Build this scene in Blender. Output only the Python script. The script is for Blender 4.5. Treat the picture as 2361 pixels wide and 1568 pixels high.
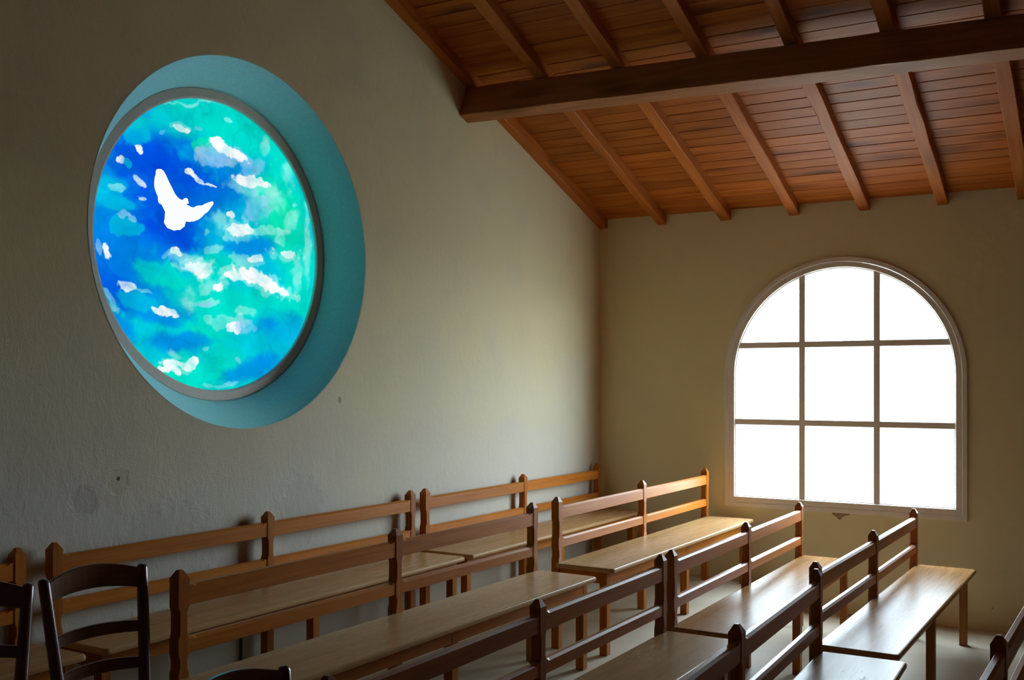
import bpy, bmesh, math, random
import numpy as np
from mathutils import Vector, Matrix

for o in list(bpy.data.objects):
    bpy.data.objects.remove(o, do_unlink=True)
scene = bpy.context.scene
COL = scene.collection
random.seed(7)

# ------------------------------------------------------------------ camera
# X runs along the wall of the round window towards the arched window's wall (X = 0),
# Y = 0 is the wall of the round window, the room lies at Y < 0, upper floor at Z = 0.
cam_d = bpy.data.cameras.new('camera')
cam = bpy.data.objects.new('camera', cam_d)
COL.objects.link(cam)
YAW, PITCH, ROLL = 0.54214, 0.005215, 0.002059
_F = Vector((math.cos(YAW) * math.cos(PITCH), math.sin(YAW) * math.cos(PITCH), math.sin(PITCH)))
_R0 = Vector((math.sin(YAW), -math.cos(YAW), 0))
_U0 = _R0.cross(_F)
_R = _R0 * math.cos(ROLL) + _U0 * math.sin(ROLL)
_U = -_R0 * math.sin(ROLL) + _U0 * math.cos(ROLL)
m = Matrix.Identity(4)
for i in range(3):
    m[i][0], m[i][1], m[i][2] = _R[i], _U[i], -_F[i]
m.translation = Vector((-7.697, -3.7795, 1.5093))
cam.matrix_world = m
cam_d.sensor_width = 36.0
cam_d.lens = 35.84
cam_d.shift_y = 0.03837
cam_d.clip_start = 0.05
scene.camera = cam

# ------------------------------------------------------------------ world, exposure
world = bpy.data.worlds.new('world')
scene.world = world
world.use_nodes = True
bg = world.node_tree.nodes['Background']
bg.inputs['Color'].default_value = (0.80, 0.97, 1.10, 1)     # even overcast sky
bg.inputs['Strength'].default_value = 23.0
vs = scene.view_settings
vs.view_transform = 'Standard'
vs.look = 'None'
vs.exposure = 0.0
vs.gamma = 1.0
vs.use_curve_mapping = False
scene.cycles.diffuse_bounces = 8
scene.cycles.max_bounces = 14

# portal: only guides the sampling of the sky through the arched window
pd = bpy.data.lights.new('window_portal', 'AREA')
pd.shape = 'RECTANGLE'
pd.size, pd.size_y = 1.62, 1.76
pd.cycles.is_portal = True
po = bpy.data.objects.new('window_portal', pd)
COL.objects.link(po)
po.matrix_world = Matrix(((0, 0, 1, 0.07), (1, 0, 0, -1.966), (0, 1, 0, 1.51), (0, 0, 0, 1)))

ROUND_LIGHT = 1.2     # painted round window

# ------------------------------------------------------------------ helpers
def obj(name, bm, mat, parent=None, loc=None, smooth=False):
    me = bpy.data.meshes.new(name)
    bm.normal_update()
    bm.to_mesh(me)
    bm.free()
    if smooth:
        for p in me.polygons:
            p.use_smooth = True
    if mat:
        me.materials.append(mat)
    o = bpy.data.objects.new(name, me)
    COL.objects.link(o)
    if parent:
        o.parent = parent
    if loc:
        o.location = loc
    return o

def thing(name, label, cat, loc=(0, 0, 0), rz=0.0, group=None):
    o = bpy.data.objects.new(name, None)
    COL.objects.link(o)
    o.empty_display_size = 0.1
    o.location = loc
    o.rotation_euler = (0, 0, rz)
    o['label'] = label
    o['category'] = cat
    if group:
        o['group'] = group
    return o

def box(bm, x0, x1, y0, y1, z0, z1):
    v = [bm.verts.new(c) for c in ((x0, y0, z0), (x1, y0, z0), (x1, y1, z0), (x0, y1, z0),
                                   (x0, y0, z1), (x1, y0, z1), (x1, y1, z1), (x0, y1, z1))]
    for f in ((0, 3, 2, 1), (4, 5, 6, 7), (0, 1, 5, 4), (1, 2, 6, 5), (2, 3, 7, 6), (3, 0, 4, 7)):
        bm.faces.new([v[i] for i in f])
    return v

def bevel_all(bm, w, seg=1):
    bmesh.ops.bevel(bm, geom=list(bm.edges), offset=w, segments=seg, affect='EDGES', profile=0.5)

def bbox(x0, x1, y0, y1, z0, z1, bev=0.003, seg=1):
    bm = bmesh.new()
    box(bm, x0, x1, y0, y1, z0, z1)
    if bev:
        bevel_all(bm, bev, seg)
    return bm

def loft(sections, cap=True, closed_ring=True):
    """sections: list of equal-length rings of points; joined by quads."""
    bm = bmesh.new()
    rings = [[bm.verts.new(p) for p in s] for s in sections]
    n = len(rings[0])
    for a, b in zip(rings[:-1], rings[1:]):
        for i in range(n if closed_ring else n - 1):
            j = (i + 1) % n
            bm.faces.new((a[i], a[j], b[j], b[i]))
    if cap:
        bm.faces.new(rings[0][::-1])
        bm.faces.new(rings[-1])
    bmesh.ops.recalc_face_normals(bm, faces=bm.faces)
    return bm

def copy_tree(o, parent=None):
    c = o.copy()
    COL.objects.link(c)
    c.parent = parent
    for ch in list(o.children):
        copy_tree(ch, c)
    return c

# ------------------------------------------------------------------ materials
class NT:
    def __init__(self, name):
        self.mat = bpy.data.materials.new(name)
        self.mat.use_nodes = True
        self.nt = self.mat.node_tree
        self.nt.nodes.clear()
        self.out = self.n('ShaderNodeOutputMaterial')
    def n(self, t, **kw):
        nd = self.nt.nodes.new(t)
        for k, v in kw.items():
            setattr(nd, k, v)
        return nd
    def l(self, a, b):
        self.nt.links.new(a, b)
    def val(self, sock, v):
        if hasattr(v, 'is_linked') or isinstance(v, bpy.types.NodeSocket):
            self.l(v, sock)
        else:
            sock.default_value = v
    def noise(self, vec, scale, detail=4, rough=0.55, dist=0.0):
        nd = self.n('ShaderNodeTexNoise')
        self.l(vec, nd.inputs['Vector'])
        nd.inputs['Scale'].default_value = scale
        nd.inputs['Detail'].default_value = detail
        nd.inputs['Roughness'].default_value = rough
        nd.inputs['Distortion'].default_value = dist
        return nd.outputs['Fac']
    def mapping(self, vec, scale=(1, 1, 1), loc=(0, 0, 0)):
        nd = self.n('ShaderNodeMapping')
        self.l(vec, nd.inputs['Vector'])
        nd.inputs['Scale'].default_value = scale
        self.val(nd.inputs['Location'], loc)
        return nd.outputs['Vector']
    def ramp(self, fac, stops):
        nd = self.n('ShaderNodeValToRGB')
        self.l(fac, nd.inputs['Fac'])
        e = nd.color_ramp.elements
        while len(e) < len(stops):
            e.new(0.5)
        for el, (p, c) in zip(e, stops):
            el.position = p
            el.color = (c[0], c[1], c[2], 1) if not isinstance(c, (int, float)) else (c, c, c, 1)
        return nd.outputs['Color']
    def mix(self, fac, a, b, mode='MIX'):
        nd = self.n('ShaderNodeMix', data_type='RGBA', blend_type=mode)
        self.val(nd.inputs['Factor'], fac)
        for s, v in ((nd.inputs['A'], a), (nd.inputs['B'], b)):
            if isinstance(v, tuple):
                s.default_value = (v[0], v[1], v[2], 1)
            else:
                self.l(v, s)
        return nd.outputs['Result']
    def math(self, op, a, b=None, c=None):
        nd = self.n('ShaderNodeMath', operation=op)
        for i, v in enumerate((a, b, c)):
            if v is not None:
                self.val(nd.inputs[i], v)
        return nd.outputs[0]
    def bsdf(self, color, rough=0.6, bump=None, bump_s=0.3, bump_d=0.01, coat=0.0, coat_r=0.2, spec=0.5):
        b = self.n('ShaderNodeBsdfPrincipled')
        if isinstance(color, tuple):
            b.inputs['Base Color'].default_value = (color[0], color[1], color[2], 1)
        else:
            self.l(color, b.inputs['Base Color'])
        self.val(b.inputs['Roughness'], rough)
        b.inputs['Coat Weight'].default_value = coat
        b.inputs['Coat Roughness'].default_value = coat_r
        b.inputs['Specular IOR Level'].default_value = spec
        if bump is not None:
            bn = self.n('ShaderNodeBump')
            bn.inputs['Strength'].default_value = bump_s
            bn.inputs['Distance'].default_value = bump_d
            self.l(bump, bn.inputs['Height'])
            self.l(bn.outputs['Normal'], b.inputs['Normal'])
        self.l(b.outputs['BSDF'], self.out.inputs['Surface'])
        return b

def wood(name, light, dark, axis=0, rough=0.4, coat=0.3, coat_r=0.22, grain=1.0, knots=0.0, wear=0.0,
         vary=0.25, bump=0.15, spec=0.5, ior=1.5):
    t = NT(name)
    tc = t.n('ShaderNodeTexCoord').outputs['Object']
    oi = t.n('ShaderNodeObjectInfo').outputs['Random']
    off = t.n('ShaderNodeCombineXYZ')
    for i, k in enumerate((37.0, 91.0, 53.0)):
        t.l(t.math('MULTIPLY', oi, k), off.inputs[i])
    sc = [9.0 * grain] * 3
    sc[axis] = 0.55 * grain
    v = t.mapping(tc, tuple(sc), off.outputs[0])
    g1 = t.noise(v, 2.2, 5, 0.6, 0.6)
    sc2 = [60.0 * grain] * 3
    sc2[axis] = 1.6 * grain
    g2 = t.noise(t.mapping(tc, tuple(sc2), off.outputs[0]), 1.5, 4, 0.6)
    g = t.math('ADD', t.math('MULTIPLY', g1, 0.65), t.math('MULTIPLY', g2, 0.35))
    col = t.ramp(g, [(0.32, dark), (0.5, tuple(0.5 * (a + b) for a, b in zip(light, dark))), (0.66, light)])
    br = t.math('ADD', 1.0 - vary / 2, t.math('MULTIPLY', oi, vary))
    cb = t.n('ShaderNodeCombineColor')
    for i in range(3):
        t.l(br, cb.inputs[i])
    col = t.mix(1.0, col, cb.outputs[0], 'MULTIPLY')
    if knots:
        sk = [9.0, 9.0, 9.0]
        sk[axis] = 2.3
        vo = t.n('ShaderNodeTexVoronoi')
        t.l(t.mapping(tc, tuple(sk), off.outputs[0]), vo.inputs['Vector'])
        vo.inputs['Scale'].default_value = 0.75
        vo.inputs['Randomness'].default_value = 1.0
        k = t.ramp(vo.outputs['Distance'], [(0.08, 1.0), (0.17, 0.6), (0.40, 0.0)])
        kn = t.ramp(vo.outputs['Color'], [(0.42, 0.0), (0.50, 1.0)])
        k = t.math('MULTIPLY', t.math('MULTIPLY', k, kn), knots)
        col = t.mix(k, col, tuple(c * 0.32 for c in dark))
    rg = t.math('ADD', rough - 0.06, t.math('MULTIPLY', g2, 0.14))
    if wear:
        w0 = t.noise(t.mapping(tc, (1.0, 3.0, 3.0), off.outputs[0]), 1.8, 3)
        sw = [120.0] * 3
        sw[axis] = 9.0
        w1 = t.noise(t.mapping(tc, tuple(sw), off.outputs[0]), 1.0, 3, 0.7)
        ww = t.math('MULTIPLY', t.ramp(w0, [(0.5, 0.0), (0.62, 1.0)]), t.ramp(w1, [(0.56, 0.0), (0.64, 1.0)]))
        ww = t.math('MULTIPLY', ww, wear)
        col = t.mix(ww, col, (0.50, 0.45, 0.38))
        rg = t.math('ADD', rg, t.math('MULTIPLY', ww, 0.25))
    b = t.bsdf(col, rg, bump=g2, bump_s=bump, bump_d=0.002, coat=coat, coat_r=coat_r, spec=spec)
    b.inputs['IOR'].default_value = ior
    return t.mat

def plaster(name, base, alt, grey, patches=False, bs=0.35):
    t = NT(name)
    tc = t.n('ShaderNodeTexCoord').outputs['Object']
    n1 = t.noise(tc, 0.55, 4, 0.6, 0.4)
    n2 = t.noise(tc, 2.6, 5, 0.6, 0.3)
    col = t.ramp(n1, [(0.35, base), (0.65, alt)])
    col = t.mix(t.math('MULTIPLY', t.ramp(n2, [(0.52, 0.0), (0.72, 1.0)]), 0.45), col, grey)
    fine = t.noise(tc, 130, 3, 0.6)
    mid = t.noise(t.mapping(tc, (1, 1, 0.55)), 26, 4, 0.6, 0.5)
    big = t.noise(tc, 3.2, 3, 0.5)
    rough_zone = t.ramp(t.noise(tc, 1.3, 3), [(0.42, 0.25), (0.62, 1.0)])
    h = t.math('ADD', t.math('MULTIPLY', fine, t.math('MULTIPLY', rough_zone, 0.35)), t.math('MULTIPLY', mid, 0.55))
    h = t.math('ADD', h, t.math('MULTIPLY', big, 1.6))
    if patches:
        # greyer tone along the lower wall with a ragged upper edge
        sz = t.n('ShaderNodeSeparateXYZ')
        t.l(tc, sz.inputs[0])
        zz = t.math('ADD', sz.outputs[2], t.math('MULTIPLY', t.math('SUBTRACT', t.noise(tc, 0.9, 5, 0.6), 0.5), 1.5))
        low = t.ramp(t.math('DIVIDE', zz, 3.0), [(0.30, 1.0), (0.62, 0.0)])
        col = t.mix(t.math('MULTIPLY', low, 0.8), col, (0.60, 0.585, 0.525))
        sep = t.n('ShaderNodeSeparateXYZ')
        t.l(tc, sep.inputs[0])
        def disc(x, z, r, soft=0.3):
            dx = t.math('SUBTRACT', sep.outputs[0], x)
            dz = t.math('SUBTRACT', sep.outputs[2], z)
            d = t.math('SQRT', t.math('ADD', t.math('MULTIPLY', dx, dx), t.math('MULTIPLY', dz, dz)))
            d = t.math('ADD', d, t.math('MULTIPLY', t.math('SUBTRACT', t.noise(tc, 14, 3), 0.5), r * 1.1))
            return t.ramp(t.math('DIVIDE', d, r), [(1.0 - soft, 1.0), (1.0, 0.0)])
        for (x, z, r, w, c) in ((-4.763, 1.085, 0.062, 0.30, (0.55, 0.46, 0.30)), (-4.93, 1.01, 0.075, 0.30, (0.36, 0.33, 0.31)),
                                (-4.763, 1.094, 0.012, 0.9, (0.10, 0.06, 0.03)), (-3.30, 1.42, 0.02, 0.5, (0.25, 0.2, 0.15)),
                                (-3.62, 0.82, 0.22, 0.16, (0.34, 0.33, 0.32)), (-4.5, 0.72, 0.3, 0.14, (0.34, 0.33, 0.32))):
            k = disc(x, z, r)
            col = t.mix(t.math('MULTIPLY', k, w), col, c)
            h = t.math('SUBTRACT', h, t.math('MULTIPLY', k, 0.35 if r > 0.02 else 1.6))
    # small dark specks
    vo = t.n('ShaderNodeTexVoronoi')
    t.l(tc, vo.inputs['Vector'])
    vo.inputs['Scale'].default_value = 2.2
    sp = t.ramp(vo.outputs['Distance'], [(0.010, 0.5), (0.02, 0.0)])
    col = t.mix(sp, col, (0.10, 0.07, 0.04))
    t.bsdf(col, 0.88, bump=h, bump_s=bs, bump_d=0.012, spec=0.2)
    return t.mat

def plain(name, color, rough=0.6, noise_s=20.0, var=0.12, bump=0.1, spec=0.4):
    t = NT(name)
    tc = t.n('ShaderNodeTexCoord').outputs['Object']
    n = t.noise(tc, noise_s, 4)
    col = t.ramp(n, [(0.3, tuple(c * (1 - var) for c in color)), (0.7, tuple(min(1, c * (1 + var)) for c in color))])
    t.bsdf(col, rough, bump=n, bump_s=bump, bump_d=0.004, spec=spec)
    return t.mat

M = {}
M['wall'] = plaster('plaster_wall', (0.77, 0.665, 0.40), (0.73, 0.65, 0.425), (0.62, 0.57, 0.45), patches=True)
M['low_bounce'] = plaster('dim_back_wall', (0.34, 0.29, 0.21), (0.31, 0.27, 0.2), (0.27, 0.24, 0.2))  # invented dark finish; unseen walls return little light to the purlin
M['wall2'] = plaster('plaster_far_wall', (0.82, 0.735, 0.46), (0.79, 0.70, 0.44), (0.74, 0.66, 0.44), bs=0.2)
M['reveal'] = plain('reveal_glass_light', (0.44, 0.90, 0.95), 0.8, 60, 0.05, 0.25)  # pale plaster; teal light of the round glass is put into its colour
M['ring'] = plain('ring_paint', (0.80, 0.72, 0.64), 0.55, 30, 0.04, 0.05)
M['trim'] = plain('window_paint', (0.85, 0.79, 0.72), 0.5, 14, 0.03, 0.03, spec=0.3)
M['bench'] = wood('bench_wood', (0.58, 0.205, 0.026), (0.38, 0.112, 0.012), 0, 0.36, 0.0, 0.2, spec=0.4, ior=1.3)
M['bench_z'] = wood('bench_post_wood', (0.52, 0.175, 0.022), (0.32, 0.094, 0.010), 2, 0.36, 0.0, 0.2, spec=0.4, ior=1.3)
M['seat'] = wood('bench_seat_wood', (0.60, 0.37, 0.17), (0.49, 0.275, 0.11), 0, 0.27, 0.0, 0.18, wear=0.3, spec=0.5, bump=0.1, ior=1.2)
M['seat_worn'] = wood('worn_seat_wood', (0.40, 0.235, 0.10), (0.29, 0.155, 0.06), 0, 0.30, 0.0, 0.2, wear=0.9, spec=0.5, bump=0.12, ior=1.12)
M['seat_dark'] = wood('dark_seat_wood', (0.40, 0.21, 0.08), (0.28, 0.13, 0.042), 0, 0.27, 0.0, 0.2, wear=0.3, spec=0.5, bump=0.1, ior=1.10)
M['bench_dark'] = wood('dark_bench_wood', (0.49, 0.18, 0.05), (0.31, 0.10, 0.025), 0, 0.36, 0.0, 0.2, spec=0.4, ior=1.3)
M['bench_dark_z'] = wood('dark_bench_post_wood', (0.41, 0.145, 0.04), (0.26, 0.082, 0.02), 2, 0.36, 0.0, 0.2, spec=0.4, ior=1.3)
M['plank'] = wood('roof_plank', (0.52, 0.145, 0.017), (0.29, 0.064, 0.006), 1, 0.46, 0.0, 0.35, knots=0.9, vary=0.36, spec=0.5, ior=1.3)
M['rafter'] = wood('rafter_wood', (0.50, 0.145, 0.024), (0.32, 0.083, 0.012), 0, 0.5, 0.0, 0.4, knots=0.5, vary=0.2, bump=0.4, spec=0.5, ior=1.3)
M['purlin'] = wood('purlin_wood', (0.52, 0.20, 0.065), (0.33, 0.11, 0.033), 1, 0.5, 0.0, 0.4, knots=0.85, vary=0.1, bump=0.4, spec=0.4)
M['chair'] = wood('dark_chair_wood', (0.20, 0.075, 0.042), (0.11, 0.04, 0.022), 0, 0.3, 0.3, 0.2)
M['chair_z'] = wood('dark_chair_post_wood', (0.15, 0.055, 0.032), (0.085, 0.03, 0.018), 2, 0.3, 0.3, 0.2)
M['rush'] = plain('rush', (0.32, 0.24, 0.12), 0.8, 40, 0.3, 0.5)
M['chip'] = plain('bare_plaster', (0.36, 0.25, 0.16), 0.9, 60, 0.2, 0.6)
M['strip_dark'] = plain('dark_wall_strip', (0.05, 0.045, 0.04), 0.5)

def floor_mat():
    t = NT('concrete_floor')
    tc = t.n('ShaderNodeTexCoord').outputs['Object']
    n1 = t.noise(tc, 1.6, 5)
    n2 = t.noise(tc, 160, 2)
    col = t.ramp(n1, [(0.35, (0.47, 0.41, 0.31)), (0.65, (0.56, 0.50, 0.385))])
    col = t.mix(t.math('MULTIPLY', t.ramp(n2, [(0.55, 0.0), (0.7, 1.0)]), 0.25), col, (0.22, 0.19, 0.15))
    t.bsdf(col, 0.55, bump=n2, bump_s=0.08, bump_d=0.003, spec=0.35)
    return t.mat
M['floor'] = floor_mat()

def emit_mat(name, color, strength):
    t = NT(name)
    e = t.n('ShaderNodeEmission')
    e.inputs['Color'].default_value = (*color, 1)
    e.inputs['Strength'].default_value = strength
    t.l(e.outputs[0], t.out.inputs['Surface'])
    return t.mat
def pane_mat():
    t = NT('window_glass')
    tr = t.n('ShaderNodeBsdfTransparent')
    tr.inputs['Color'].default_value = (0.97, 0.98, 0.98, 1)
    gl = t.n('ShaderNodeBsdfGlossy')
    gl.inputs['Roughness'].default_value = 0.03
    mx = t.n('ShaderNodeMixShader')
    mx.inputs[0].default_value = 0.04
    t.l(tr.outputs[0], mx.inputs[1])
    t.l(gl.outputs[0], mx.inputs[2])
    t.l(mx.outputs[0], t.out.inputs['Surface'])
    return t.mat
M['pane'] = pane_mat()
M['ground'] = plain('pale_gravel', (0.38, 0.365, 0.33), 0.9, 8, 0.1, 0.3)

# ================================================================== the room shell
XB, YR = -15.0, -9.5                 # back wall, right wall
STEP_Y, LOW = -1.58, -0.175          # edge of the raised tier, lower floor
SLOPE = 0.338
RIDGE = -7.5
def raf_bottom(x, y):                # underside of the rafters
    return 2.806 + SLOPE * (-x if x > RIDGE else (-RIDGE) - (RIDGE - x)) + 0.0125 * y
def plank_bottom(x, y):
    return raf_bottom(x, y) + 0.086

def structure(o):
    o['kind'] = 'structure'
    return o

# floor with the raised tier along the left wall
bm = bmesh.new()
prof = [(0.2, 0.0), (STEP_Y + 0.008, 0.0), (STEP_Y, -0.008), (STEP_Y, LOW), (YR - 0.2, LOW)]
nx = 24
cols = []
for i in range(nx + 1):
    x = 0.2 + (XB - 0.4) * i / nx
    cols.append([bm.verts.new((x, y, z)) for y, z in prof])
for a, b in zip(cols[:-1], cols[1:]):
    for j in range(len(prof) - 1):
        bm.faces.new((a[j], a[j + 1], b[j + 1], b[j]))
bmesh.ops.recalc_face_normals(bm, faces=bm.faces)
for f in bm.faces:
    if f.normal.z < -0.5:
        f.normal_flip()
structure(obj('floor', bm, M['floor']))

# pale ground outside the far wall
bm = bmesh.new()
bm.faces.new([bm.verts.new(p) for p in ((0.25, -40, -0.45), (60, -40, -0.45), (60, 40, -0.45), (0.25, 40, -0.45))])
structure(obj('ground', bm, M['ground']))

def ray_poly(c, ang, poly):
    dx, dz = math.cos(ang), math.sin(ang)
    best = None
    for (x0, z0), (x1, z1) in zip(poly, poly[1:] + poly[:1]):
        ex, ez = x1 - x0, z1 - z0
        det = dx * (-ez) - (-ex) * dz
        if abs(det) < 1e-12:
            continue
        rx, rz = x0 - c[0], z0 - c[1]
        t = (rx * (-ez) - (-ex) * rz) / det
        s = (dx * rz - dz * rx) / det
        if t > 1e-9 and -1e-9 <= s <= 1 + 1e-9 and (best is None or t < best):
            best = t
    return best

def holed_wall(name, outer, hole_fn, c, place, extra, mat):
    """flat wall with a hole; outer polygon star-shaped around c; hole_fn(angle) -> radius"""
    angs = [2 * math.pi * i / 160 for i in range(160)]
    angs += [math.atan2(z - c[1], x - c[0]) % (2 * math.pi) for x, z in list(outer) + extra]
    angs = sorted(set(round(a, 6) for a in angs))
    bm = bmesh.new()
    rings = []
    for a in angs:
        r0, r1 = hole_fn(a), ray_poly(c, a, outer)
        rings.append([bm.verts.new(place(c[0] + r * math.cos(a), c[1] + r * math.sin(a)))
                      for r in (r0, r0 + (r1 - r0) * 0.3, r1)])
    for i in range(len(rings)):
        a, b = rings[i], rings[(i + 1) % len(rings)]
        for j in range(2):
            bm.faces.new((a[j], b[j], b[j + 1], a[j + 1]))
    bmesh.ops.recalc_face_normals(bm, faces=bm.faces)
    return structure(obj(name, bm, mat))

# left wall with the round hole
OCX, OCZ, OR = -3.996, 2.2085, 0.921
gable = [(0.0, -0.25), (0.0, plank_bottom(0, 0) + 0.03), (RIDGE, plank_bottom(RIDGE, 0) + 0.03),
         (XB, plank_bottom(XB, 0) + 0.03), (XB, -0.25)]
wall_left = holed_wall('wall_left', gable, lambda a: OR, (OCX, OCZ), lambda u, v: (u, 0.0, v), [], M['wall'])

# far wall with the arched hole
WCY, SPR, WB = -1.966, 1.587, 0.568       # window axis, springing height, bottom of the casing
HR = 0.85                                  # half width of the hole in the wall
def arch_hole(a, hr=HR, zb=WB + 0.022, c=(WCY, 1.45)):
    poly = [(WCY + hr, zb), (WCY + hr, SPR)]
    poly += [(WCY + hr * math.cos(t), SPR + hr * math.sin(t)) for t in [math.pi * k / 48 for k in range(1, 48)]]
    poly += [(WCY - hr, SPR), (WCY - hr, zb)]
    return ray_poly(c, a, poly)
farpoly = [(0.0, -0.25), (0.0, plank_bottom(0, 0) + 0.03), (YR, plank_bottom(0, YR) + 0.03), (YR, -0.25)]
wall_far = holed_wall('wall_far', farpoly, arch_hole, (WCY, 1.45), lambda u, v: (0.0, u, v),
                      [(WCY + HR, WB + 0.022), (WCY - HR, WB + 0.022)], M['wall2'])
# chipped plaster under the casing
bm = bmesh.new()
pts = [(-1.908, 0.570), (-1.918, 0.553), (-1.938, 0.540), (-1.952, 0.527), (-1.966, 0.517), (-1.980, 0.524),
       (-1.990, 0.541), (-2.012, 0.549), (-2.040, 0.556), (-2.050, 0.570)]
f0 = [bm.verts.new((-0.0025, y, z)) for y, z in pts]
f1 = [bm.verts.new((0.004, y, z)) for y, z in pts]
bm.faces.new(f0)
for i in range(len(pts)):
    j = (i + 1) % len(pts)
    bm.faces.new((f0[i], f0[j], f1[j], f1[i]))
bmesh.ops.recalc_face_normals(bm, faces=bm.faces)
obj('plaster_chip', bm, M['chip'], wall_far)

# unseen back and right walls
bm = bmesh.new()
v = [bm.verts.new(p) for p in ((XB, 0, -0.25), (XB, YR, -0.25), (XB, YR, 3.0), (XB, 0, 3.0))]
bm.faces.new(v)
structure(obj('wall_back', bm, M['low_bounce']))
bm = bmesh.new()
v = [bm.verts.new(p) for p in ((XB, YR, -0.25), (0, YR, -0.25), (0, YR, plank_bottom(0, YR) + .03),
                               (RIDGE, YR, plank_bottom(RIDGE, YR) + .03), (XB, YR, plank_bottom(XB, YR) + .03))]
bm.faces.new(v)
structure(obj('wall_right', bm, M['low_bounce']))

# ------------------------------------------------------------------ roof: deck, planks, rafters, purlin
bm = bmesh.new()
def deck(x, y):
    return bm.verts.new((x, y, plank_bottom(x, y) + 0.03))
a = [deck(0.3, 0.3), deck(0.3, YR - 0.3)]
b = [deck(RIDGE, 0.3), deck(RIDGE, YR - 0.3)]
c = [deck(XB - 0.3, 0.3), deck(XB - 0.3, YR - 0.3)]
bm.faces.new((a[0], a[1], b[1], b[0]))
bm.faces.new((b[0], b[1], c[1], c[0]))
ceiling = structure(obj('ceiling', bm, M['plank']))

PITCHW = 0.1055
nrm = math.hypot(1, SLOPE)
def plank_mesh():
    bm = bmesh.new()
    w, th, ch = PITCHW - 0.0022, 0.02, 0.0035
    L0, L1 = 0.0, YR
    sec = lambda y: [(-w / 2 + ch, y, 0), (w / 2 - ch, y, 0), (w / 2, y, ch), (w / 2, y, th), (-w / 2, y, th), (-w / 2, y, ch)]
    s0 = [bm.verts.new(p) for p in sec(L0)]
    s1 = [bm.verts.new(p) for p in sec(L1)]
    for i in range(6):
        bm.faces.new((s0[i], s0[(i + 1) % 6], s1[(i + 1) % 6], s1[i]))
    bm.faces.new(s0[::-1])
    bm.faces.new(s1)
    bmesh.ops.recalc_face_normals(bm, faces=bm.faces)
    return bm
plank0 = None
for i in range(75):
    s = (i + 0.45) * PITCHW
    x = -s / nrm
    if plank0 is None:
        o = plank0 = obj('plank', plank_mesh(), M['plank'], ceiling)
    else:
        o = plank0.copy()
        COL.objects.link(o)
    jit = random.uniform(-0.0012, 0.0012)
    o.location = (x, 0.0, plank_bottom(x, 0) + jit)
    # local x axis climbs the slope towards -X, local y follows the wall with the small fall along Y
    ex = Vector((1, 0, -SLOPE)).normalized()
    ey = Vector((0, 1, 0.0125)).normalized()
    ez = ex.cross(ey).normalized()
    ey = ez.cross(ex)
    R = Matrix((ex, ey, ez)).transposed()
    o.rotation_mode = 'QUATERNION'
    o.rotation_quaternion = R.to_quaternion()

def rafter_mesh(seed):
    rnd = random.Random(seed)
    n = 36
    secs = []
    L = -RIDGE * nrm
    w, h = 0.08, 0.092
    jl = jr = jb = 0.0
    for k in range(n + 1):
        s = L * k / n
        jl = 0.6 * jl + rnd.uniform(-0.004, 0.004)
        jr = 0.6 * jr + rnd.uniform(-0.004, 0.004)
        jb = 0.6 * jb + rnd.uniform(-0.0015, 0.0015)
        c1, c2 = abs(rnd.gauss(0.003, 0.0025)), abs(rnd.gauss(0.003, 0.0025))
        x = -s
        y0, y1 = -w / 2 + jl, w / 2 + jr
        secs.append([(x, y0 + c1, jb), (x, y1 - c2, jb), (x, y1, jb + c2), (x, y1, h), (x, y0, h), (x, y0, jb + c1)])
    return loft(secs)
RAFY = [-0.030, -0.557, -1.095, -1.634, -2.150, -2.677, -3.192, -3.72, -4.25, -4.78, -5.31, -5.84, -6.37, -6.9, -7.45, -7.98, -8.51, -9.04]
for i, y in enumerate(RAFY):
    o = obj('rafter', rafter_mesh(100 + i), M['rafter'], ceiling)
    ex = Vector((1, 0, -SLOPE)).normalized()
    ey = Vector((0, 1, 0))
    ez = ex.cross(ey)
    o.rotation_mode = 'QUATERNION'
    o.rotation_quaternion = Matrix((ex, ey, ez)).transposed().to_quaternion()
    o.location = (0.02, y, raf_bottom(-0.02, y) - 0.02 * SLOPE - 0.0005)

# purlin, square to the roof slope
rnd = random.Random(5)
secs = []
for k in range(51):
    y = 0.02 + (YR - 0.02) * k / 50
    t = -y / 3.35
    tx, tz = -2.034 + 0.134 * t, 3.484 - 0.078 * t
    fb = (tx - 0.066, tz - 0.192)                       # front bottom
    bb = (fb[0] + 0.093, fb[1] - 0.0315)                # back bottom
    bt = (tx + 0.093, tz - 0.0315)                      # back top
    j = lambda s=0.0015: rnd.uniform(-s, s)
    ch = 0.004
    secs.append([(tx, y, tz + 0.004), (fb[0] + j(), y, fb[1] + ch + j()), (fb[0] + ch, y, fb[1] + j()),
                 (bb[0] - ch + j(), y, bb[1] + j()), (bb[0] + j(), y, bb[1] + ch + j()), (bt[0], y, bt[1] + 0.004)])
obj('purlin', loft(secs), M['purlin'], ceiling)

# ------------------------------------------------------------------ arched window
def arch_path(hr, zb, n=48):
    """outline in (y, z), counter-clockwise seen from inside, starting bottom right"""
    p = [(WCY - hr, zb), (WCY + hr, zb), (WCY + hr, SPR)]
    p += [(WCY + hr * math.cos(t), SPR + hr * math.sin(t)) for t in [math.pi * k / n for k in range(1, n)]]
    p += [(WCY - hr, SPR)]
    return p

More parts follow.
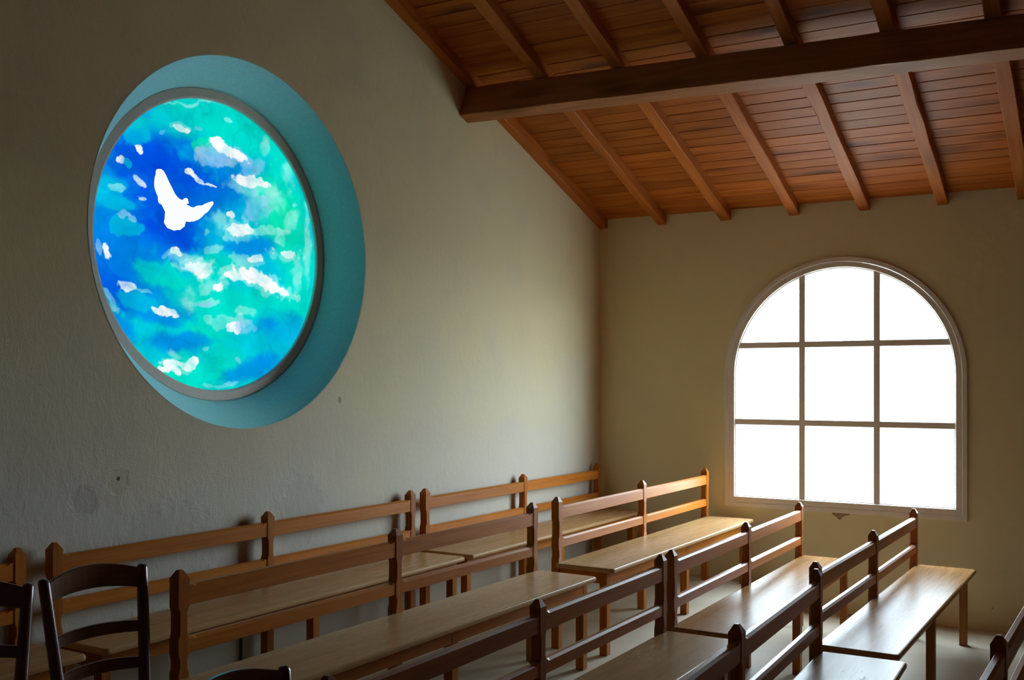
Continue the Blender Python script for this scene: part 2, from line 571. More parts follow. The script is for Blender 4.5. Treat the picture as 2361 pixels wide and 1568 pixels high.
def arch_band(name, prof, mat, parent):
    """prof: closed list of (half width, bottom z, x) swept round the arch"""
    rings = [[(x, y, z) for (y, z) in arch_path(hr, zb)] for hr, zb, x in prof]
    bm = bmesh.new()
    vs_ = [[bm.verts.new(p) for p in r] for r in rings]
    n = len(vs_[0])
    for i in range(len(vs_)):
        a, b = vs_[i], vs_[(i + 1) % len(vs_)]
        for k in range(n):
            j = (k + 1) % n
            bm.faces.new((a[k], a[j], b[j], b[k]))
    bmesh.ops.recalc_face_normals(bm, faces=bm.faces)
    return obj(name, bm, mat, parent)

win = bpy.data.objects.new('window_1', None)
COL.objects.link(win)
win['kind'] = 'structure'
win['label'] = 'white arched window of nine blown-out panes in the far wall'
arch_band('casing', [(0.872, 0.568, 0.004), (0.872, 0.568, -0.014), (0.868, 0.572, -0.018), (0.840, 0.599, -0.018),
                     (0.8355, 0.604, -0.012), (0.8355, 0.604, 0.004)], M['trim'], win)
arch_band('frame', [(0.8345, 0.605, 0.06), (0.8345, 0.605, -0.009), (0.8300, 0.609, -0.013), (0.798, 0.644, -0.013),
                    (0.792, 0.650, -0.004), (0.787, 0.655, -0.002), (0.787, 0.655, 0.06)], M['trim'], win)
GX = 0.03                        # depth of the glass
MY = (-1.692, -2.232)            # upright glazing bars
MZ = (1.226, 1.8155)             # level glazing bars
MW = 0.0255
def bar_mesh(a0, a1, c, vertical):
    w = MW
    prof = [(-w, 0.036), (-w, 0.008), (-w * 0.84, -0.004), (w * 0.84, -0.004), (w, 0.008), (w, 0.036)]
    if vertical:
        return loft([[(x, c + q, t) for q, x in prof] for t in (a0, a1)])
    return loft([[(x + 0.0015, t, c + q * 0.985) for q, x in prof] for t in (a0, a1)])
for y in MY:
    top = SPR + math.sqrt(0.80 ** 2 - (y - WCY) ** 2)
    obj('glazing_bar', bar_mesh(0.645, top, y, True), M['trim'], win)
for z in MZ:
    hw = 0.795 if z < SPR else math.sqrt(0.797 ** 2 - (z - SPR) ** 2)
    obj('glazing_bar', bar_mesh(WCY - hw, WCY + hw, z, False), M['trim'], win)
ys = [WCY + 0.80, MY[0], MY[1], WCY - 0.80]
zs = [0.64, MZ[0], MZ[1], SPR + 0.80]
def in_arch(y, z, hr=0.80):
    return z <= SPR or (y - WCY) ** 2 + (z - SPR) ** 2 <= hr * hr
def clip_arch(y0, y1, z0, z1, hr=0.80):
    """rectangle cut by the arch, as polygon"""
    pts = []
    N = 24
    for k in range(N + 1):
        y = y0 + (y1 - y0) * k / N
        top = SPR + math.sqrt(max(0, hr * hr - (y - WCY) ** 2))
        pts.append((y, max(z0, min(z1, top))))
    poly = [(y1, z0), (y0, z0)] + pts
    out = []
    for p in poly:
        if not out or (abs(p[0] - out[-1][0]) + abs(p[1] - out[-1][1])) > 1e-5:
            out.append(p)
    if abs(out[0][0] - out[-1][0]) + abs(out[0][1] - out[-1][1]) < 1e-5:
        out.pop()
    return out
for i in range(3):
    for k in range(3):
        poly = clip_arch(ys[i], ys[i + 1], zs[k], zs[k + 1])
        bm = bmesh.new()
        a = [bm.verts.new((GX, y, z)) for y, z in poly]
        b = [bm.verts.new((GX + 0.005, y, z)) for y, z in poly]
        bm.faces.new(a)
        bm.faces.new(b[::-1])
        for q in range(len(poly)):
            r = (q + 1) % len(poly)
            bm.faces.new((a[q], a[r], b[r], b[q]))
        bmesh.ops.recalc_face_normals(bm, faces=bm.faces)
        obj('pane', bm, M['pane'], win)

# ------------------------------------------------------------------ round window
def lathe(prof, n=128):
    """prof: list of (radius, y); ring round the axis of the round window"""
    bm = bmesh.new()
    rings = []
    for i in range(n):
        a = 2 * math.pi * i / n
        rings.append([bm.verts.new((OCX + r * math.cos(a), y, OCZ + dz + r * math.sin(a))) for r, y, dz in prof])
    for i in range(n):
        a, b = rings[i], rings[(i + 1) % n]
        for k in range(len(prof) - 1):
            bm.faces.new((a[k], a[k + 1], b[k + 1], b[k]))
    bmesh.ops.recalc_face_normals(bm, faces=bm.faces)
    return bm
rwin = bpy.data.objects.new('window_2', None)
COL.objects.link(rwin)
rwin['kind'] = 'structure'
rwin['label'] = 'round window painted as blue sky with a white dove'
GZ = 2.2165 - OCZ
reveal = obj('reveal', lathe([(0.925, -0.001, 0), (0.921, 0.004, 0), (0.876, 0.07, .003), (0.835, 0.135, .006), (0.803, 0.185, .008),
                     (0.797, 0.194, .008), (0.797, 0.206, .008), (0.79, 0.216, .008)]), M['reveal'], rwin, smooth=True)
obj('ring_frame', lathe([(0.794, 0.212, .008), (0.790, 0.205, .008), (0.750, 0.203, .008), (0.742, 0.206, .008), (0.739, 0.212, .008),
                         (0.739, 0.25, .008)]), M['ring'], rwin, smooth=False)

# ================================================================== benches
PL = 1.2                         # distance between posts
PW = 0.024                       # half width of a post
Z_TOP, SEAT_Z = 0.865, 0.492
TR = (0.741, 0.812)
LR = (0.575, 0.629)

def post_mesh():
    """square post running from floor to cap, corners chamfered between the rails"""
    def sec(z, c, w=PW):
        c = max(c, 0.0008)
        return [(-w + c, -w, z), (w - c, -w, z), (w, -w + c, z), (w, w - c, z), (w - c, w, z), (-w + c, w, z), (-w, w - c, z), (-w, -w + c, z)]
    C = 0.0085
    secs = [sec(0, 0.002), sec(SEAT_Z - 0.03, 0.002), sec(SEAT_Z + 0.018, 0.002), sec(SEAT_Z + 0.030, C * 0.75), sec(SEAT_Z + 0.04, C), sec(LR[0] - 0.022, C),
            sec(LR[0] - 0.008, C * 0.6), sec(LR[0], 0.001), sec(LR[1], 0.001), sec(LR[1] + 0.008, C * 0.6), sec(LR[1] + 0.022, C),
            sec(TR[0] - 0.024, C), sec(TR[0] - 0.010, C * 0.6), sec(TR[0] - 0.002, 0.001), sec(TR[1] + 0.004, 0.001),
            sec(Z_TOP - 0.028, 0.001, PW + 0.0005), sec(Z_TOP, 0.001, 0.008)]
    return loft(secs)

def rail_mesh(z0, z1):
    """rail between two posts, front top edge with a stopped chamfer"""
    L = PL - 2 * PW
    y0, y1 = -0.021, 0.007       # front and back
    secs = []
    for x, c in ((0, .0012), (.016, .0012), (.022, .006), (.034, .009), (L - .034, .009), (L - .022, .006), (L - .016, .0012), (L, .0012)):
        k = 0.0012
        secs.append([(x, y0 + k, z0), (x, y1 - k, z0), (x, y1, z0 + k), (x, y1, z1 - k), (x, y1 - k, z1),
                     (x, y0 + c, z1), (x, y0, z1 - c), (x, y0, z0 + k)])
    return loft(secs)

def seat_mesh(over=0.045):
    xa, xb = -PL - over, PL + over
    ya, yb = -0.378, -0.006
    r = 0.022
    pts = []
    for cx, cy, a0 in ((xb - r, yb - r, 0), (xa + r, yb - r, 90), (xa + r, ya + r, 180), (xb - r, ya + r, 270)):
        for k in range(5):
            a = math.radians(a0 + 22.5 * k)
            pts.append((cx + r * math.cos(a), cy + r * math.sin(a)))
    cxm, cym = 0.0, (ya + yb) / 2
    def ring(z, inset):
        out = []
        for x, y in pts:
            sx = inset if x < cxm else -inset
            sy = inset if y < cym else -inset
            out.append((x + sx, y + sy, z))
        return out
    T = 0.026
    secs = [ring(SEAT_Z - T, 0.006), ring(SEAT_Z - T + 0.004, 0.001), ring(SEAT_Z - 0.012, 0.0), ring(SEAT_Z - 0.005, 0.002),
            ring(SEAT_Z - 0.0015, 0.0055), ring(SEAT_Z, 0.011)]
    return loft(secs)

def make_bench():
    t = thing('bench', '', 'bench')
    obj('seat', seat_mesh(), M['seat'], t)
    pm = None
    for x in (-PL, 0.0, PL):
        o = obj('post', post_mesh(), M['bench_z'], t) if pm is None else pm.copy()
        if pm is None:
            pm = o
        else:
            COL.objects.link(o)
            o.parent = t
        o.location = (x, 0, 0)
    for nm, (a, b) in (('top_rail', TR), ('lower_rail', LR)):
        first = None
        for x in (-PL + PW, PW):
            if first is None:
                first = o = obj(nm, rail_mesh(a, b), M['bench'], t)
            else:
                o = first.copy()
                COL.objects.link(o)
                o.parent = t
            o.location = (x, 0, 0)
    first = None
    for x in (-PL, 0.0, PL):
        if first is None:
            first = o = obj('leg', bbox(-0.023, 0.023, -0.023, 0.023, 0, SEAT_Z - 0.024, 0.002), M['bench_z'], t)
        else:
            o = first.copy()
            COL.objects.link(o)
            o.parent = t
        o.location = (x, -0.305, 0)
    first = None
    for x in (-PL / 2, PL / 2):
        for y in (-0.316, -0.004):
            if first is None:
                first = o = obj('apron', bbox(-PL / 2 + 0.0235, PL / 2 - 0.0235, -0.0105, 0.0105, SEAT_Z - 0.026 - 0.068, SEAT_Z - 0.024, 0.0015), M['bench'], t)
            else:
                o = first.copy()
                COL.objects.link(o)
                o.parent = t
            o.location = (x, y, 0)
    first = None
    for x in (-PL, PL):
        if first is None:
            first = o = obj('end_apron', bbox(-0.0105, 0.0105, -0.283, -0.023, SEAT_Z - 0.026 - 0.068, SEAT_Z - 0.024, 0.0015), M['bench'], t)
        else:
            o = first.copy()
            COL.objects.link(o)
            o.parent = t
        o.location = (x, 0, 0)
    return t

bench0 = make_bench()
LO = LOW
BENCHES = [
    ((-1.36, -0.058, 0), 0.0, 'wooden bench along the plaster wall, pushed into the corner of the room', False),
    ((-3.91, -0.056, 0), 0.0, 'wooden bench along the plaster wall, directly below the round window', False),
    ((-6.47, -0.054, 0), 0.0, 'wooden bench along the plaster wall, mostly hidden behind the dark chairs', False),
    ((-1.345, -0.980, 0), 0.0, 'brightly lit bench, second row out from the plaster wall, beside the arched window', False),
    ((-4.06, -0.982, 0), -0.012, 'brown bench, second row out from the plaster wall, next to the dark ladder-back chair', False),
    ((-1.742, -1.831, LO), 0.010, 'bench with pale sheen on its seat, third row from plaster wall, before the arched window', False),
    ((-4.30, -1.852, LO), 0.0, 'bench with a scratched worn seat, third row out from the plaster wall', True),
    ((-1.707, -2.556, LO), -0.011, 'bench with a bright window reflection on its seat, fourth row out from the plaster wall', False),
    ((-4.295, -2.634, LO), 0.033, 'bench of the fourth row from the plaster wall with a scuffed rounded seat corner', True),
    ((-3.997, -3.421, LO), -0.022, 'bench of the fifth row out from the plaster wall, only back posts and rails showing', False),
]
for i, (loc, rz, lab, worn) in enumerate(BENCHES):
    b = bench0 if i == 0 else copy_tree(bench0)
    b.location = loc
    b.rotation_euler = (0, 0, rz)
    b['label'] = lab
    b['group'] = 'wooden benches in rows'
    if loc[2] < 0:                                    # the lower rows have a darker stain
        for ch in b.children:
            kind = ch.name.split('.')[0]
            mt = M['seat_worn' if worn else 'seat_dark'] if kind == 'seat' else M['bench_dark_z' if kind in ('post', 'leg') else 'bench_dark']
            ch.material_slots[0].link = 'OBJECT'
            ch.material_slots[0].material = mt

# ================================================================== dark ladder-back chairs
def tube_path(pts, rad, n=10):
    secs = []
    for k, (x, y, z) in enumerate(pts):
        r = rad[k] if isinstance(rad, (list, tuple)) else rad
        secs.append([(x + r * math.cos(2 * math.pi * i / n), y + r * math.sin(2 * math.pi * i / n), z) for i in range(n)])
    return loft(secs)

def slat_mesh(xl, xr, yl, z0, z1, arch, bow, th=0.017):
    """curved slat: bowed backwards, top edge arched"""
    n = 16
    secs = []
    for k in range(n + 1):
        t = k / n
        s = 4 * t * (1 - t)
        x = xl + (xr - xl) * t
        y = yl + bow * s
        a, b = z0 + arch * 0.62 * s, z1 + arch * s
        c = 0.003
        secs.append([(x, y - th / 2, a + c), (x, y - th / 2 + c, a), (x, y + th / 2 - c, a), (x, y + th / 2, a + c),
                     (x, y + th / 2, b - c), (x, y + th / 2 - c, b), (x, y - th / 2 + c, b), (x, y - th / 2, b - c)])
    return loft(secs)

def make_chair():
    t = thing('ladder_back_chair', '', 'chair')
    def post(z):                                      # half width and y of the back posts at height z
        if z > 0.46:
            u = (z - 0.46) / 0.435
            return 0.146 + 0.029 * u, -0.062 + 0.062 * (u ** 1.15)
        u = z / 0.46
        return 0.158 - 0.012 * u, -0.035 - 0.027 * u
    zz = [0, 0.15, 0.3, 0.42, 0.5, 0.58, 0.66, 0.74, 0.82, 0.885, 0.893, 0.897]
    rr = [0.016, 0.018, 0.019, 0.02, 0.02, 0.02, 0.0195, 0.019, 0.0185, 0.018, 0.014, 0.006]
    for s in (-1, 1):
        obj('back_post', tube_path([(s * post(z)[0], post(z)[1], z) for z in zz], rr, 12), M['chair_z'], t, smooth=True)
    for z0, z1, arch in ((0.818, 0.884, 0.032), (0.676, 0.712, 0.010), (0.558, 0.594, 0.010)):
        w, y = post((z0 + z1) / 2)
        obj('slat', slat_mesh(-w + 0.006, w - 0.006, y, z0, z1, arch, 0.030), M['chair'], t, smooth=False)
    for s in (-1, 1):
        obj('front_leg', tube_path([(s * 0.178, -0.40, z) for z in (0, 0.2, 0.44, 0.462)], [0.016, 0.019, 0.019, 0.014], 12), M['chair_z'], t, smooth=True)
    # seat frame and woven rush seat
    bm = bmesh.new()
    for a, b in (((-0.146, -0.06), (0.146, -0.06)), ((-0.178, -0.40), (0.178, -0.40)), ((-0.146, -0.06), (-0.178, -0.40)), ((0.146, -0.06), (0.178, -0.40))):
        d = Vector((b[0] - a[0], b[1] - a[1], 0)).normalized() * 0.011
        nx_, ny_ = -d.y, d.x
        vs_ = []
        for z in (0.425, 0.447):
            for (p, q) in ((a, 1), (a, -1), (b, -1), (b, 1)):
                vs_.append(bm.verts.new((p[0] + q * nx_, p[1] + q * ny_, z)))
        for f in ((0, 1, 2, 3), (4, 7, 6, 5), (0, 4, 5, 1), (1, 5, 6, 2), (2, 6, 7, 3), (3, 7, 4, 0)):
            bm.faces.new([vs_[i] for i in f])
    bmesh.ops.recalc_face_normals(bm, faces=bm.faces)
    obj('seat_frame', bm, M['chair'], t)
    secs = []
    for z, k in ((0.433, 0.97), (0.447, 1.0), (0.456, 0.97), (0.459, 0.90)):
        secs.append([(x * k, -0.235 + (y + 0.235) * k, z) for x, y in ((-0.180, -0.405), (0.180, -0.405), (0.148, -0.065), (-0.148, -0.065))])
    obj('rush_seat', loft(secs), M['rush'], t)
    for z, (a, b) in ((0.18, ((-0.178, -0.40), (0.178, -0.40))), (0.28, ((-0.178, -0.40), (0.178, -0.40)))):
        bm = loft([[(x, a[1] + 0.010 * math.cos(2 * math.pi * i / 8), z + 0.010 * math.sin(2 * math.pi * i / 8)) for i in range(8)] for x in (a[0], b[0])])
        obj('stretcher', bm, M['chair'], t)
    for s in (-1, 1):
        for z in (0.16, 0.26):
            p0, p1 = Vector((s * 0.178, -0.40, z)), Vector((s * post(z)[0], post(z)[1], z))
            bm = loft([[(p.x + 0.010 * math.cos(2 * math.pi * i / 8), p.y, z + 0.010 * math.sin(2 * math.pi * i / 8)) for i in range(8)] for p in (p0, p1)])
            obj('stretcher', bm, M['chair'], t)
    return t

ch0 = make_chair()
def place_chair(o, right_top, rz, z, label):
    """put the chair so that the top of its right back post stands over right_top"""
    dx, dy = 0.175 * math.cos(rz), 0.175 * math.sin(rz)
    o.location = (right_top[0] - dx, right_top[1] - dy, z)
    o.rotation_euler = (0, 0, rz)
    o['label'] = label
    o['group'] = 'dark ladder-back chairs'
place_chair(ch0, (-5.366, -0.903), math.radians(-5), 0.0,
            'dark wooden ladder-back chair standing at the end of the second row bench')
place_chair(copy_tree(ch0), (-5.775, -0.885), math.radians(-32), 0.0,
            'nearly black ladder-back chair turned askew, only one post and slat ends showing')
place_chair(copy_tree(ch0), (-5.578, -1.76), math.radians(-4), LOW,
            'dark ladder-back chair beside the third row bench, only its arched top slat showing')

# thin dark upright strip on the wall under the bench
o = obj('wall_strip', tube_path([(-4.042, -0.008, z) for z in (0.0, 0.1, 0.24, 0.25)], 0.007, 8), M['strip_dark'], None, smooth=True)
o['label'] = 'thin dark upright strip on the wall under the bench below the round window'
o['category'] = 'pipe'

# ================================================================== painted glass of the round window
GY = 0.222
GCX, GCZ = -3.996, 2.215
def lin(c):
    return tuple(((v / 255) / 12.92 if v <= 10 else ((v / 255 + 0.055) / 1.055) ** 2.4) for v in c)
PAL = {'B': (0, 66, 214), 'A': (0, 122, 222), 'C': (0, 184, 212), 'T': (0, 212, 192), 'G': (10, 222, 170),
       'P': (178, 232, 222), 'W': (240, 243, 243), 'L': (150, 196, 232)}
DOVE= [(-0.387, 0.318), (-0.382, 0.328), (-0.372, 0.332), (-0.357, 0.334), (-0.344, 0.329), (-0.333, 0.318), (-0.321, 0.299), (-0.309, 0.28), (-0.295, 0.261), (-0.283, 0.243), (-0.271, 0.226), (-0.252, 0.211), (-0.237, 0.205), (-0.225, 0.205), (-0.217, 0.211), (-0.211, 0.216), (-0.201, 0.219), (-0.193, 0.215), (-0.19, 0.206), (-0.186, 0.194), (-0.195, 0.191), (-0.201, 0.185), (-0.187, 0.183), (-0.171, 0.178), (-0.155, 0.178), (-0.142, 0.185), (-0.126, 0.192), (-0.099, 0.197), (-0.081, 0.208), (-0.058, 0.219), (-0.034, 0.228), (-0.026, 0.223), (-0.028, 0.212), (-0.042, 0.196), (-0.063, 0.17), (-0.084, 0.156), (-0.1, 0.14), (-0.12, 0.124), (-0.152, 0.109), (-0.168, 0.106), (-0.182, 0.102), (-0.204, 0.102), (-0.218, 0.113), (-0.227, 0.114), (-0.224, 0.102), (-0.213, 0.074), (-0.227, 0.065), (-0.238, 0.055), (-0.258, 0.052), (-0.276, 0.046), (-0.288, 0.049), (-0.316, 0.054), (-0.326, 0.064), (-0.337, 0.078), (-0.335, 0.092), (-0.326, 0.104), (-0.33, 0.113), (-0.323, 0.119), (-0.301, 0.123), (-0.277, 0.134), (-0.26, 0.145), (-0.254, 0.157), (-0.274, 0.152), (-0.289, 0.151), (-0.312, 0.149), (-0.331, 0.154), (-0.355, 0.164), (-0.364, 0.166), (-0.372, 0.174), (-0.374, 0.199), (-0.385, 0.217), (-0.394, 0.237), (-0.396, 0.258), (-0.393, 0.288), (-0.387, 0.303)]
BLOBS="""
A0.5,-0.54,0.222,0.396,0.066,0.002,-0.394;A0.5,-0.349,0.39,0.355,0.068,0.001,-0.198;A0.5,-0.466,-0.177,0.304,-0.062,-0.073,-0.175;B0.45,-0.271,0.192,0.261,0.041,0.001,-0.213;B0.5,-0.439,0.397,0.198,0.039,0,-0.11;B0.5,-0.239,0.046,0.213,0.028,0,-0.101;B0.5,-0.027,0.308,0.192,0.032,0,-0.091;A0.5,-0.678,0.012,0.097,0.013,0.001,-0.151;B0.5,-0.636,-0.228,0.085,0.049,0.092,-0.126;A0.4,-0.538,-0.1,0.222,0.024,0,-0.096;C0.12,-0.553,0.035,0.089,-0.023,-0.025,-0.048;C0.2,-0.637,0.141,0.129,-0.009,-0.012,-0.038;C0.3,-0.665,0.207,0.097,0.016,0,-0.041;A0.12,-0.469,0.548,0.109,0.088,0.025,-0.024;C0.2,-0.484,0.473,0.083,0.042,0.021,-0.042;T0.45,-0.113,0.641,0.462,0.104,0.001,-0.103;T0.35,0.164,0.569,0.298,0.022,-0.021,-0.097;G0.15,-0.095,0.503,0.073,0.03,0.012,-0.033;T0.4,0.427,0.665,0.139,-0.054,-0.111,-0.119;G0.4,0.39,0.295,0.179,0.027,0.001,-0.181;G0.4,0.529,0.146,0.145,0.018,0.001,-0.185;A0.5,0.025,0.212,0.214,0.032,0,-0.132;T0.3,0.467,0.504,0.122,0.023,0.001,-0.084;A0.4,0.111,0.411,0.145,0.027,0.001,-0.08;C0.3,0.095,0.116,0.2,0.027,0,-0.12;A0.5,0.24,0.026,0.19,0.023,0,-0.054;T0.25,-0.347,-0.165,0.147,-0.03,-0.025,-0.061;T0.3,-0.174,-0.225,0.197,-0.056,-0.047,-0.084;T0.35,0.027,-0.379,0.403,-0.005,-0.013,-0.119;T0.3,-0.205,-0.443,0.246,-0.023,-0.019,-0.087;G0.3,-0.173,-0.467,0.099,0.004,0.001,-0.038;T0.35,0.592,-0.219,0.115,0.008,0.002,-0.359;C0.4,0.393,-0.443,0.305,0.013,0.001,-0.153;A0.5,0.452,-0.384,0.161,0.008,0,-0.085;C0.3,-0.39,-0.488,0.234,0.009,0,-0.122;T0.3,-0.04,-0.669,0.358,0.003,0.001,-0.078;A0.45,-0.346,-0.363,0.17,-0.014,-0.011,-0.055;A0.2,-0.58,-0.164,0.077,-0.023,-0.018,-0.034;C0.2,-0.494,-0.3,0.125,-0.028,-0.02,-0.046;A0.4,-0.607,-0.461,0.086,-0.038,-0.041,-0.063;T0.4,0.168,-0.264,0.377,-0.023,-0.018,-0.081;T0.3,0.026,-0.104,0.159,0.016,0,-0.078;C0.3,0.315,-0.102,0.116,0.011,0,-0.055;A0.4,-0.236,-0.507,0.196,0.007,0,-0.05;C0.4,0.472,-0.482,0.105,-0.039,-0.116,-0.148;A0.5,0.243,-0.626,0.207,0.074,0.031,-0.049;L0.15,0.076,0.478,0.176,0.006,-0.018,-0.066;L0.15,-0.011,0.448,0.157,0.019,-0.005,-0.048;L0.2,0.256,0.451,0.098,0.044,0.029,-0.052;W0.07,0.093,0.504,0.122,-0.019,-0.016,-0.03;W0.07,0.156,0.48,0.034,-0.015,-0.021,-0.023;W0.08,0.016,0.525,0.039,-0.009,-0.019,-0.028;P0.3,0.275,0.352,0.231,0.015,-0.008,-0.047;W0.08,0.26,0.377,0.161,0.011,-0.004,-0.024;P0.5,0.409,0.326,0.079,0.012,0.001,-0.07;W0.08,-0.576,0.331,0.027,-0.003,-0.006,-0.017;C0.1,-0.54,0.329,0.027,-0.014,-0.014,-0.016;W0.08,-0.475,0.257,0.031,-0.017,-0.012,-0.014;W0.1,-0.486,0.409,0.015,-0.009,-0.009,-0.009;P0.15,-0.61,0.204,0.041,-0.009,-0.008,-0.016;W0.1,-0.47,0.171,0.02,0,-0.003,-0.011;L0.12,-0.553,0.086,0.04,-0.006,-0.008,-0.019;L0.12,-0.508,0.071,0.029,-0.012,-0.011,-0.015;P0.4,0.025,0.133,0.067,0.052,0.056,-0.043;P0.2,0.139,0.095,0.112,0,-0.014,-0.062;W0.08,0.095,0.182,0.033,-0.004,-0.008,-0.017;W0.08,0.163,0.105,0.08,0.015,0.004,-0.032;L0.25,0.291,0.252,0.073,-0.003,-0.029,-0.084;P0.12,0.381,0.126,0.158,0.011,-0.002,-0.018;P0.2,0.469,0.11,0.036,-0.026,-0.037,-0.028;P0.3,0.549,0.205,0.048,-0.005,-0.031,-0.064;P0.2,-0.017,-0.019,0.058,0.01,0.002,-0.021;P0.15,-0.077,0.054,0.024,0.003,0,-0.012;W0.08,0.51,0.03,0.093,0.004,-0.004,-0.028;P0.25,0.5,0.011,0.111,0.006,-0.005,-0.037;W0.08,-0.262,-0.06,0.04,-0.01,-0.01,-0.018;P0.25,-0.316,-0.071,0.04,0.017,0.007,-0.015;P0.3,-0.191,-0.087,0.113,-0.004,-0.006,-0.032;W0.08,-0.65,-0.107,0.019,0.006,0.011,-0.04;L0.12,-0.704,-0.095,0.013,0.003,0.005,-0.03;P0.15,-0.134,-0.12,0.134,0.008,-0.003,-0.046;W0.12,-0.125,-0.125,0.1,0.01,0,-0.031;P0.15,0.096,-0.13,0.124,-0.005,-0.008,-0.037;W0.12,0.114,-0.148,0.069,-0.008,-0.008,-0.024;P0.15,0.222,-0.057,0.11,-0.003,-0.007,-0.027;W0.1,0.277,-0.04,0.056,0.013,0.005,-0.019;P0.15,0.354,-0.168,0.214,-0.038,-0.028,-0.057;W0.1,0.315,-0.151,0.141,-0.035,-0.023,-0.039;W0.1,0.431,-0.196,0.088,-0.004,-0.006,-0.028;W0.1,0.24,-0.123,0.057,-0.019,-0.018,-0.025;P0.25,-0.008,-0.199,0.087,0.008,0,-0.047;W0.12,0.001,-0.204,0.042,-0.009,-0.015,-0.033;P0.45,-0.19,-0.29,0.065,0.005,0.001,-0.057;P0.15,-0.058,-0.296,0.137,0,-0.003,-0.026;L0.15,-0.092,-0.302,0.067,0,-0.001,-0.016;W0.12,-0.552,-0.239,0.04,-0.008,-0.009,-0.022;P0.1,-0.458,-0.261,0.048,-0.012,-0.004,-0.009;P0.12,-0.635,-0.316,0.016,0.012,0.036,-0.037;W0.12,-0.323,-0.364,0.082,-0.016,-0.008,-0.022;P0.15,0.097,-0.382,0.125,0.02,0.006,-0.033;W0.08,0.119,-0.412,0.043,0.021,0.021,-0.027;P0.2,0.186,-0.324,0.078,0.005,0.001,-0.027;L0.2,0.196,-0.391,0.065,-0.005,-0.009,-0.037;P0.15,-0.058,-0.384,0.024,0.001,0,-0.021;P0.15,-0.259,-0.614,0.11,-0.011,-0.006,-0.033;W0.1,-0.267,-0.606,0.091,-0.008,-0.003,-0.017;W0.1,-0.153,-0.6,0.037,0.012,0.013,-0.026;W0.1,-0.329,-0.624,0.038,-0.021,-0.012,-0.014;W0.1,-0.275,-0.646,0.053,-0.007,-0.004,-0.017;P0.45,-0.252,-0.564,0.055,-0.024,-0.015,-0.022;L0.12,0.142,-0.571,0.029,-0.012,-0.015,-0.02;P0.1,-0.074,-0.521,0.022,0.001,0,-0.009;P0.1,-0.234,0.569,0.051,0.006,-0.003,-0.02;W0.1,-0.229,0.562,0.041,0.004,-0.002,-0.013;L0.1,-0.121,0.585,0.029,0,-0.005,-0.016;L0.12,-0.345,0.517,0.02,0.013,0.008,-0.01;P0.15,0.078,0.671,0.027,0,-0.003,-0.011;P0.4,0.341,0.591,0.041,0.003,-0.012,-0.048;P0.3,-0.162,0.701,0.184,0.034,-0.001,-0.009;P0.2,0.569,0.301,0.021,0.003,0,-0.011;P0.4,0.587,-0.076,0.038,0.003,0.001,-0.115;P0.4,0.528,0.458,0.043,0.016,0.026,-0.064;P0.5,0.674,0.135,0.025,0.003,0.001,-0.218;P0.3,0.029,-0.705,0.104,0.011,0.002,-0.011;W0.06,-0.176,0.34,0.028,0.001,-0.003,-0.013;W0.06,-0.128,0.327,0.046,-0.013,-0.007,-0.011;W0.06,-0.044,0.314,0.057,0.002,-0.003,-0.01
"""

def vnoise(x, y, seed):
    rng = np.random.RandomState(seed)
    g = rng.rand(64, 64)
    xi, yi = np.floor(x).astype(int), np.floor(y).astype(int)
    fx, fy = x - xi, y - yi
    fx, fy = fx * fx * (3 - 2 * fx), fy * fy * (3 - 2 * fy)
    a, b = g[xi % 64, yi % 64], g[(xi + 1) % 64, yi % 64]
    c, d = g[xi % 64, (yi + 1) % 64], g[(xi + 1) % 64, (yi + 1) % 64]
    return (a * (1 - fx) + b * fx) * (1 - fy) + (c * (1 - fx) + d * fx) * fy - 0.5
def fbm(x, y, s, seed, o=4):
    r = np.zeros_like(x)
    amp = 1.0
    for k in range(o):
        r += amp * vnoise(x * s * 2 ** k + 7.3 * k, y * s * 2 ** k + 3.1 * k, seed + k)
        amp *= 0.5
    return r
NG = 430
lin_ax = np.linspace(-0.752, 0.752, NG)
U, V = np.meshgrid(lin_ax, lin_ax, indexing='ij')
wu = U + 0.035 * fbm(U, V, 6, 11) + 0.006 * fbm(U, V, 40, 51)
wv = V + 0.035 * fbm(U, V, 6, 23) + 0.006 * fbm(U, V, 40, 61)
ragg = 0.8 * fbm(U, V, 9, 31, 6) + 0.7 * fbm(wu, wv, 26, 131, 4)
tone = fbm(U, V, 3.2, 41, 5)
colr = np.zeros((NG, NG, 3))
base0, base1 = np.array(PAL['C'], float), np.array(PAL['T'], float)
k = np.clip(0.45 + 0.9 * tone, 0, 1)[..., None]
colr[:] = base0 * (1 - k) + base1 * k
for item in BLOBS.strip().split(';'):
    cc = item[0]
    s, ox, oy, ax, ay, bx, by = [float(t) for t in item[1:].split(',')]
    det = ax * by - ay * bx
    small = cc in 'WPL'
    x_, y_ = (wu if not small else U + 0.03 * fbm(U, V, 11, 71)) - ox, (wv if not small else V + 0.03 * fbm(U, V, 11, 81)) - oy
    p = (x_ * by - y_ * bx) / det
    q = (ax * y_ - ay * x_) / det
    d = np.sqrt(p * p + q * q) + ragg * (0.75 if small else 0.45)
    al = np.clip((1 + s - d) / (2 * s), 0, 1)
    al = al * al * (3 - 2 * al)
    op = {'W': 0.98, 'P': 0.62, 'L': 0.68}.get(cc, 0.72)
    if small:
        op = op * np.clip(0.86 + 0.5 * fbm(U, V, 18, 151, 4), 0.45, 1)
    al = (al * op)[..., None]
    colr = colr * (1 - al) + np.array(PAL[cc], float) * al
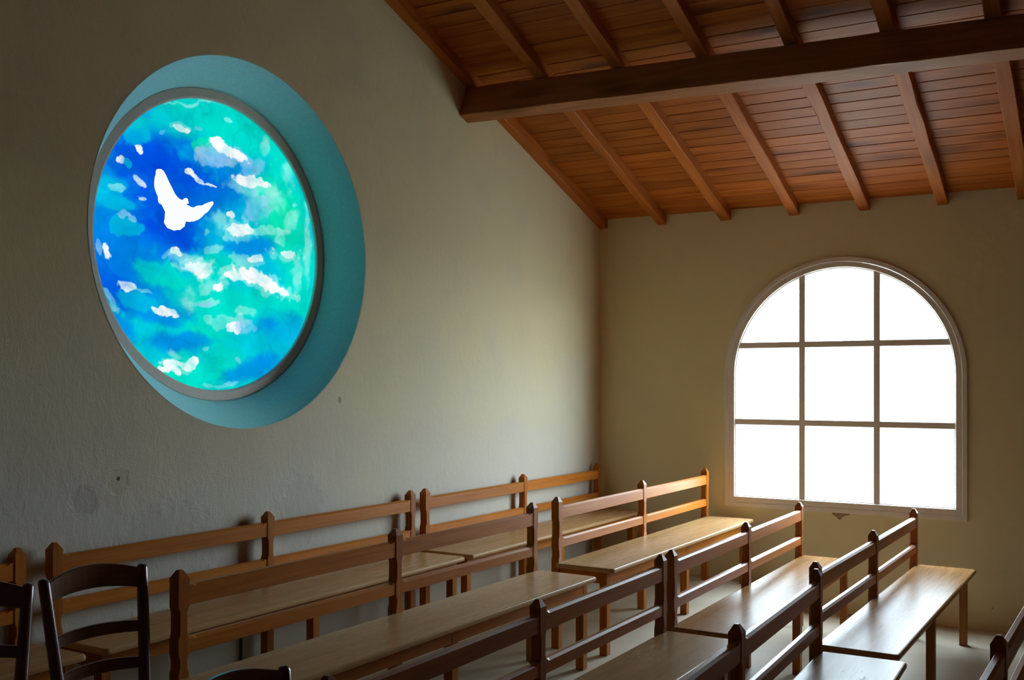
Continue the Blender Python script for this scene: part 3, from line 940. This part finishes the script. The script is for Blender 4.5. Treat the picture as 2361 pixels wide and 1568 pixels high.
# watercolour wash: tide marks and light variation
tide = np.abs(fbm(U, V, 5, 91, 5))
colr *= (1 - 0.05 * np.exp(-(tide / 0.05) ** 2))[..., None]
colr *= (1 + 0.10 * fbm(U, V, 9, 101, 5))[..., None]
c01 = np.clip(colr * 0.96, 0, 245) / 255
lincol = np.where(c01 <= 0.04045, c01 / 12.92, ((c01 + 0.055) / 1.055) ** 2.4)
inside = (U * U + V * V) < 0.7505 ** 2
idx = -np.ones((NG, NG), int)
idx[inside] = np.arange(inside.sum())
verts = np.stack([GCX + U[inside], np.full(inside.sum(), GY), GCZ + V[inside]], 1)
a, b, c, d = idx[:-1, :-1], idx[1:, :-1], idx[1:, 1:], idx[:-1, 1:]
ok = (a >= 0) & (b >= 0) & (c >= 0) & (d >= 0)
quads = np.stack([a[ok], b[ok], c[ok], d[ok]], 1)
me = bpy.data.meshes.new('glass')
me.vertices.add(len(verts))
me.vertices.foreach_set('co', verts.astype(np.float32).ravel())
me.loops.add(quads.size)
me.loops.foreach_set('vertex_index', quads.astype(np.int32).ravel())
me.polygons.add(len(quads))
me.polygons.foreach_set('loop_start', (np.arange(len(quads)) * 4).astype(np.int32))
me.polygons.foreach_set('loop_total', np.full(len(quads), 4, np.int32))
me.update(calc_edges=True)
at = me.color_attributes.new('paint', 'FLOAT_COLOR', 'POINT')
at.data.foreach_set('color', np.concatenate([lincol[inside], np.ones((len(verts), 1))], 1).astype(np.float32).ravel())
t = NT('painted_glass')
e = t.n('ShaderNodeEmission')
at_n = t.n('ShaderNodeAttribute', attribute_name='paint')
t.l(at_n.outputs['Color'], e.inputs['Color'])
e.inputs['Strength'].default_value = ROUND_LIGHT
t.l(e.outputs[0], t.out.inputs['Surface'])
me.materials.append(t.mat)
g = bpy.data.objects.new('glass', me)
COL.objects.link(g)
g.parent = rwin
M['dove'] = emit_mat('white_glass', (0.80, 0.82, 0.82), ROUND_LIGHT)
bm = bmesh.new()
f0 = [bm.verts.new((GCX + x, GY - 0.003, GCZ + z)) for x, z in DOVE]
f1 = [bm.verts.new((GCX + x, GY + 0.001, GCZ + z)) for x, z in DOVE]
bm.faces.new(f0)
for i in range(len(DOVE)):
    j = (i + 1) % len(DOVE)
    bm.faces.new((f0[i], f0[j], f1[j], f1[i]))
bmesh.ops.triangulate(bm, faces=[f for f in bm.faces if len(f.verts) > 4])
bmesh.ops.recalc_face_normals(bm, faces=bm.faces)
dv = obj('dove', bm, M['dove'], rwin)
dv['label'] = 'white flying dove'
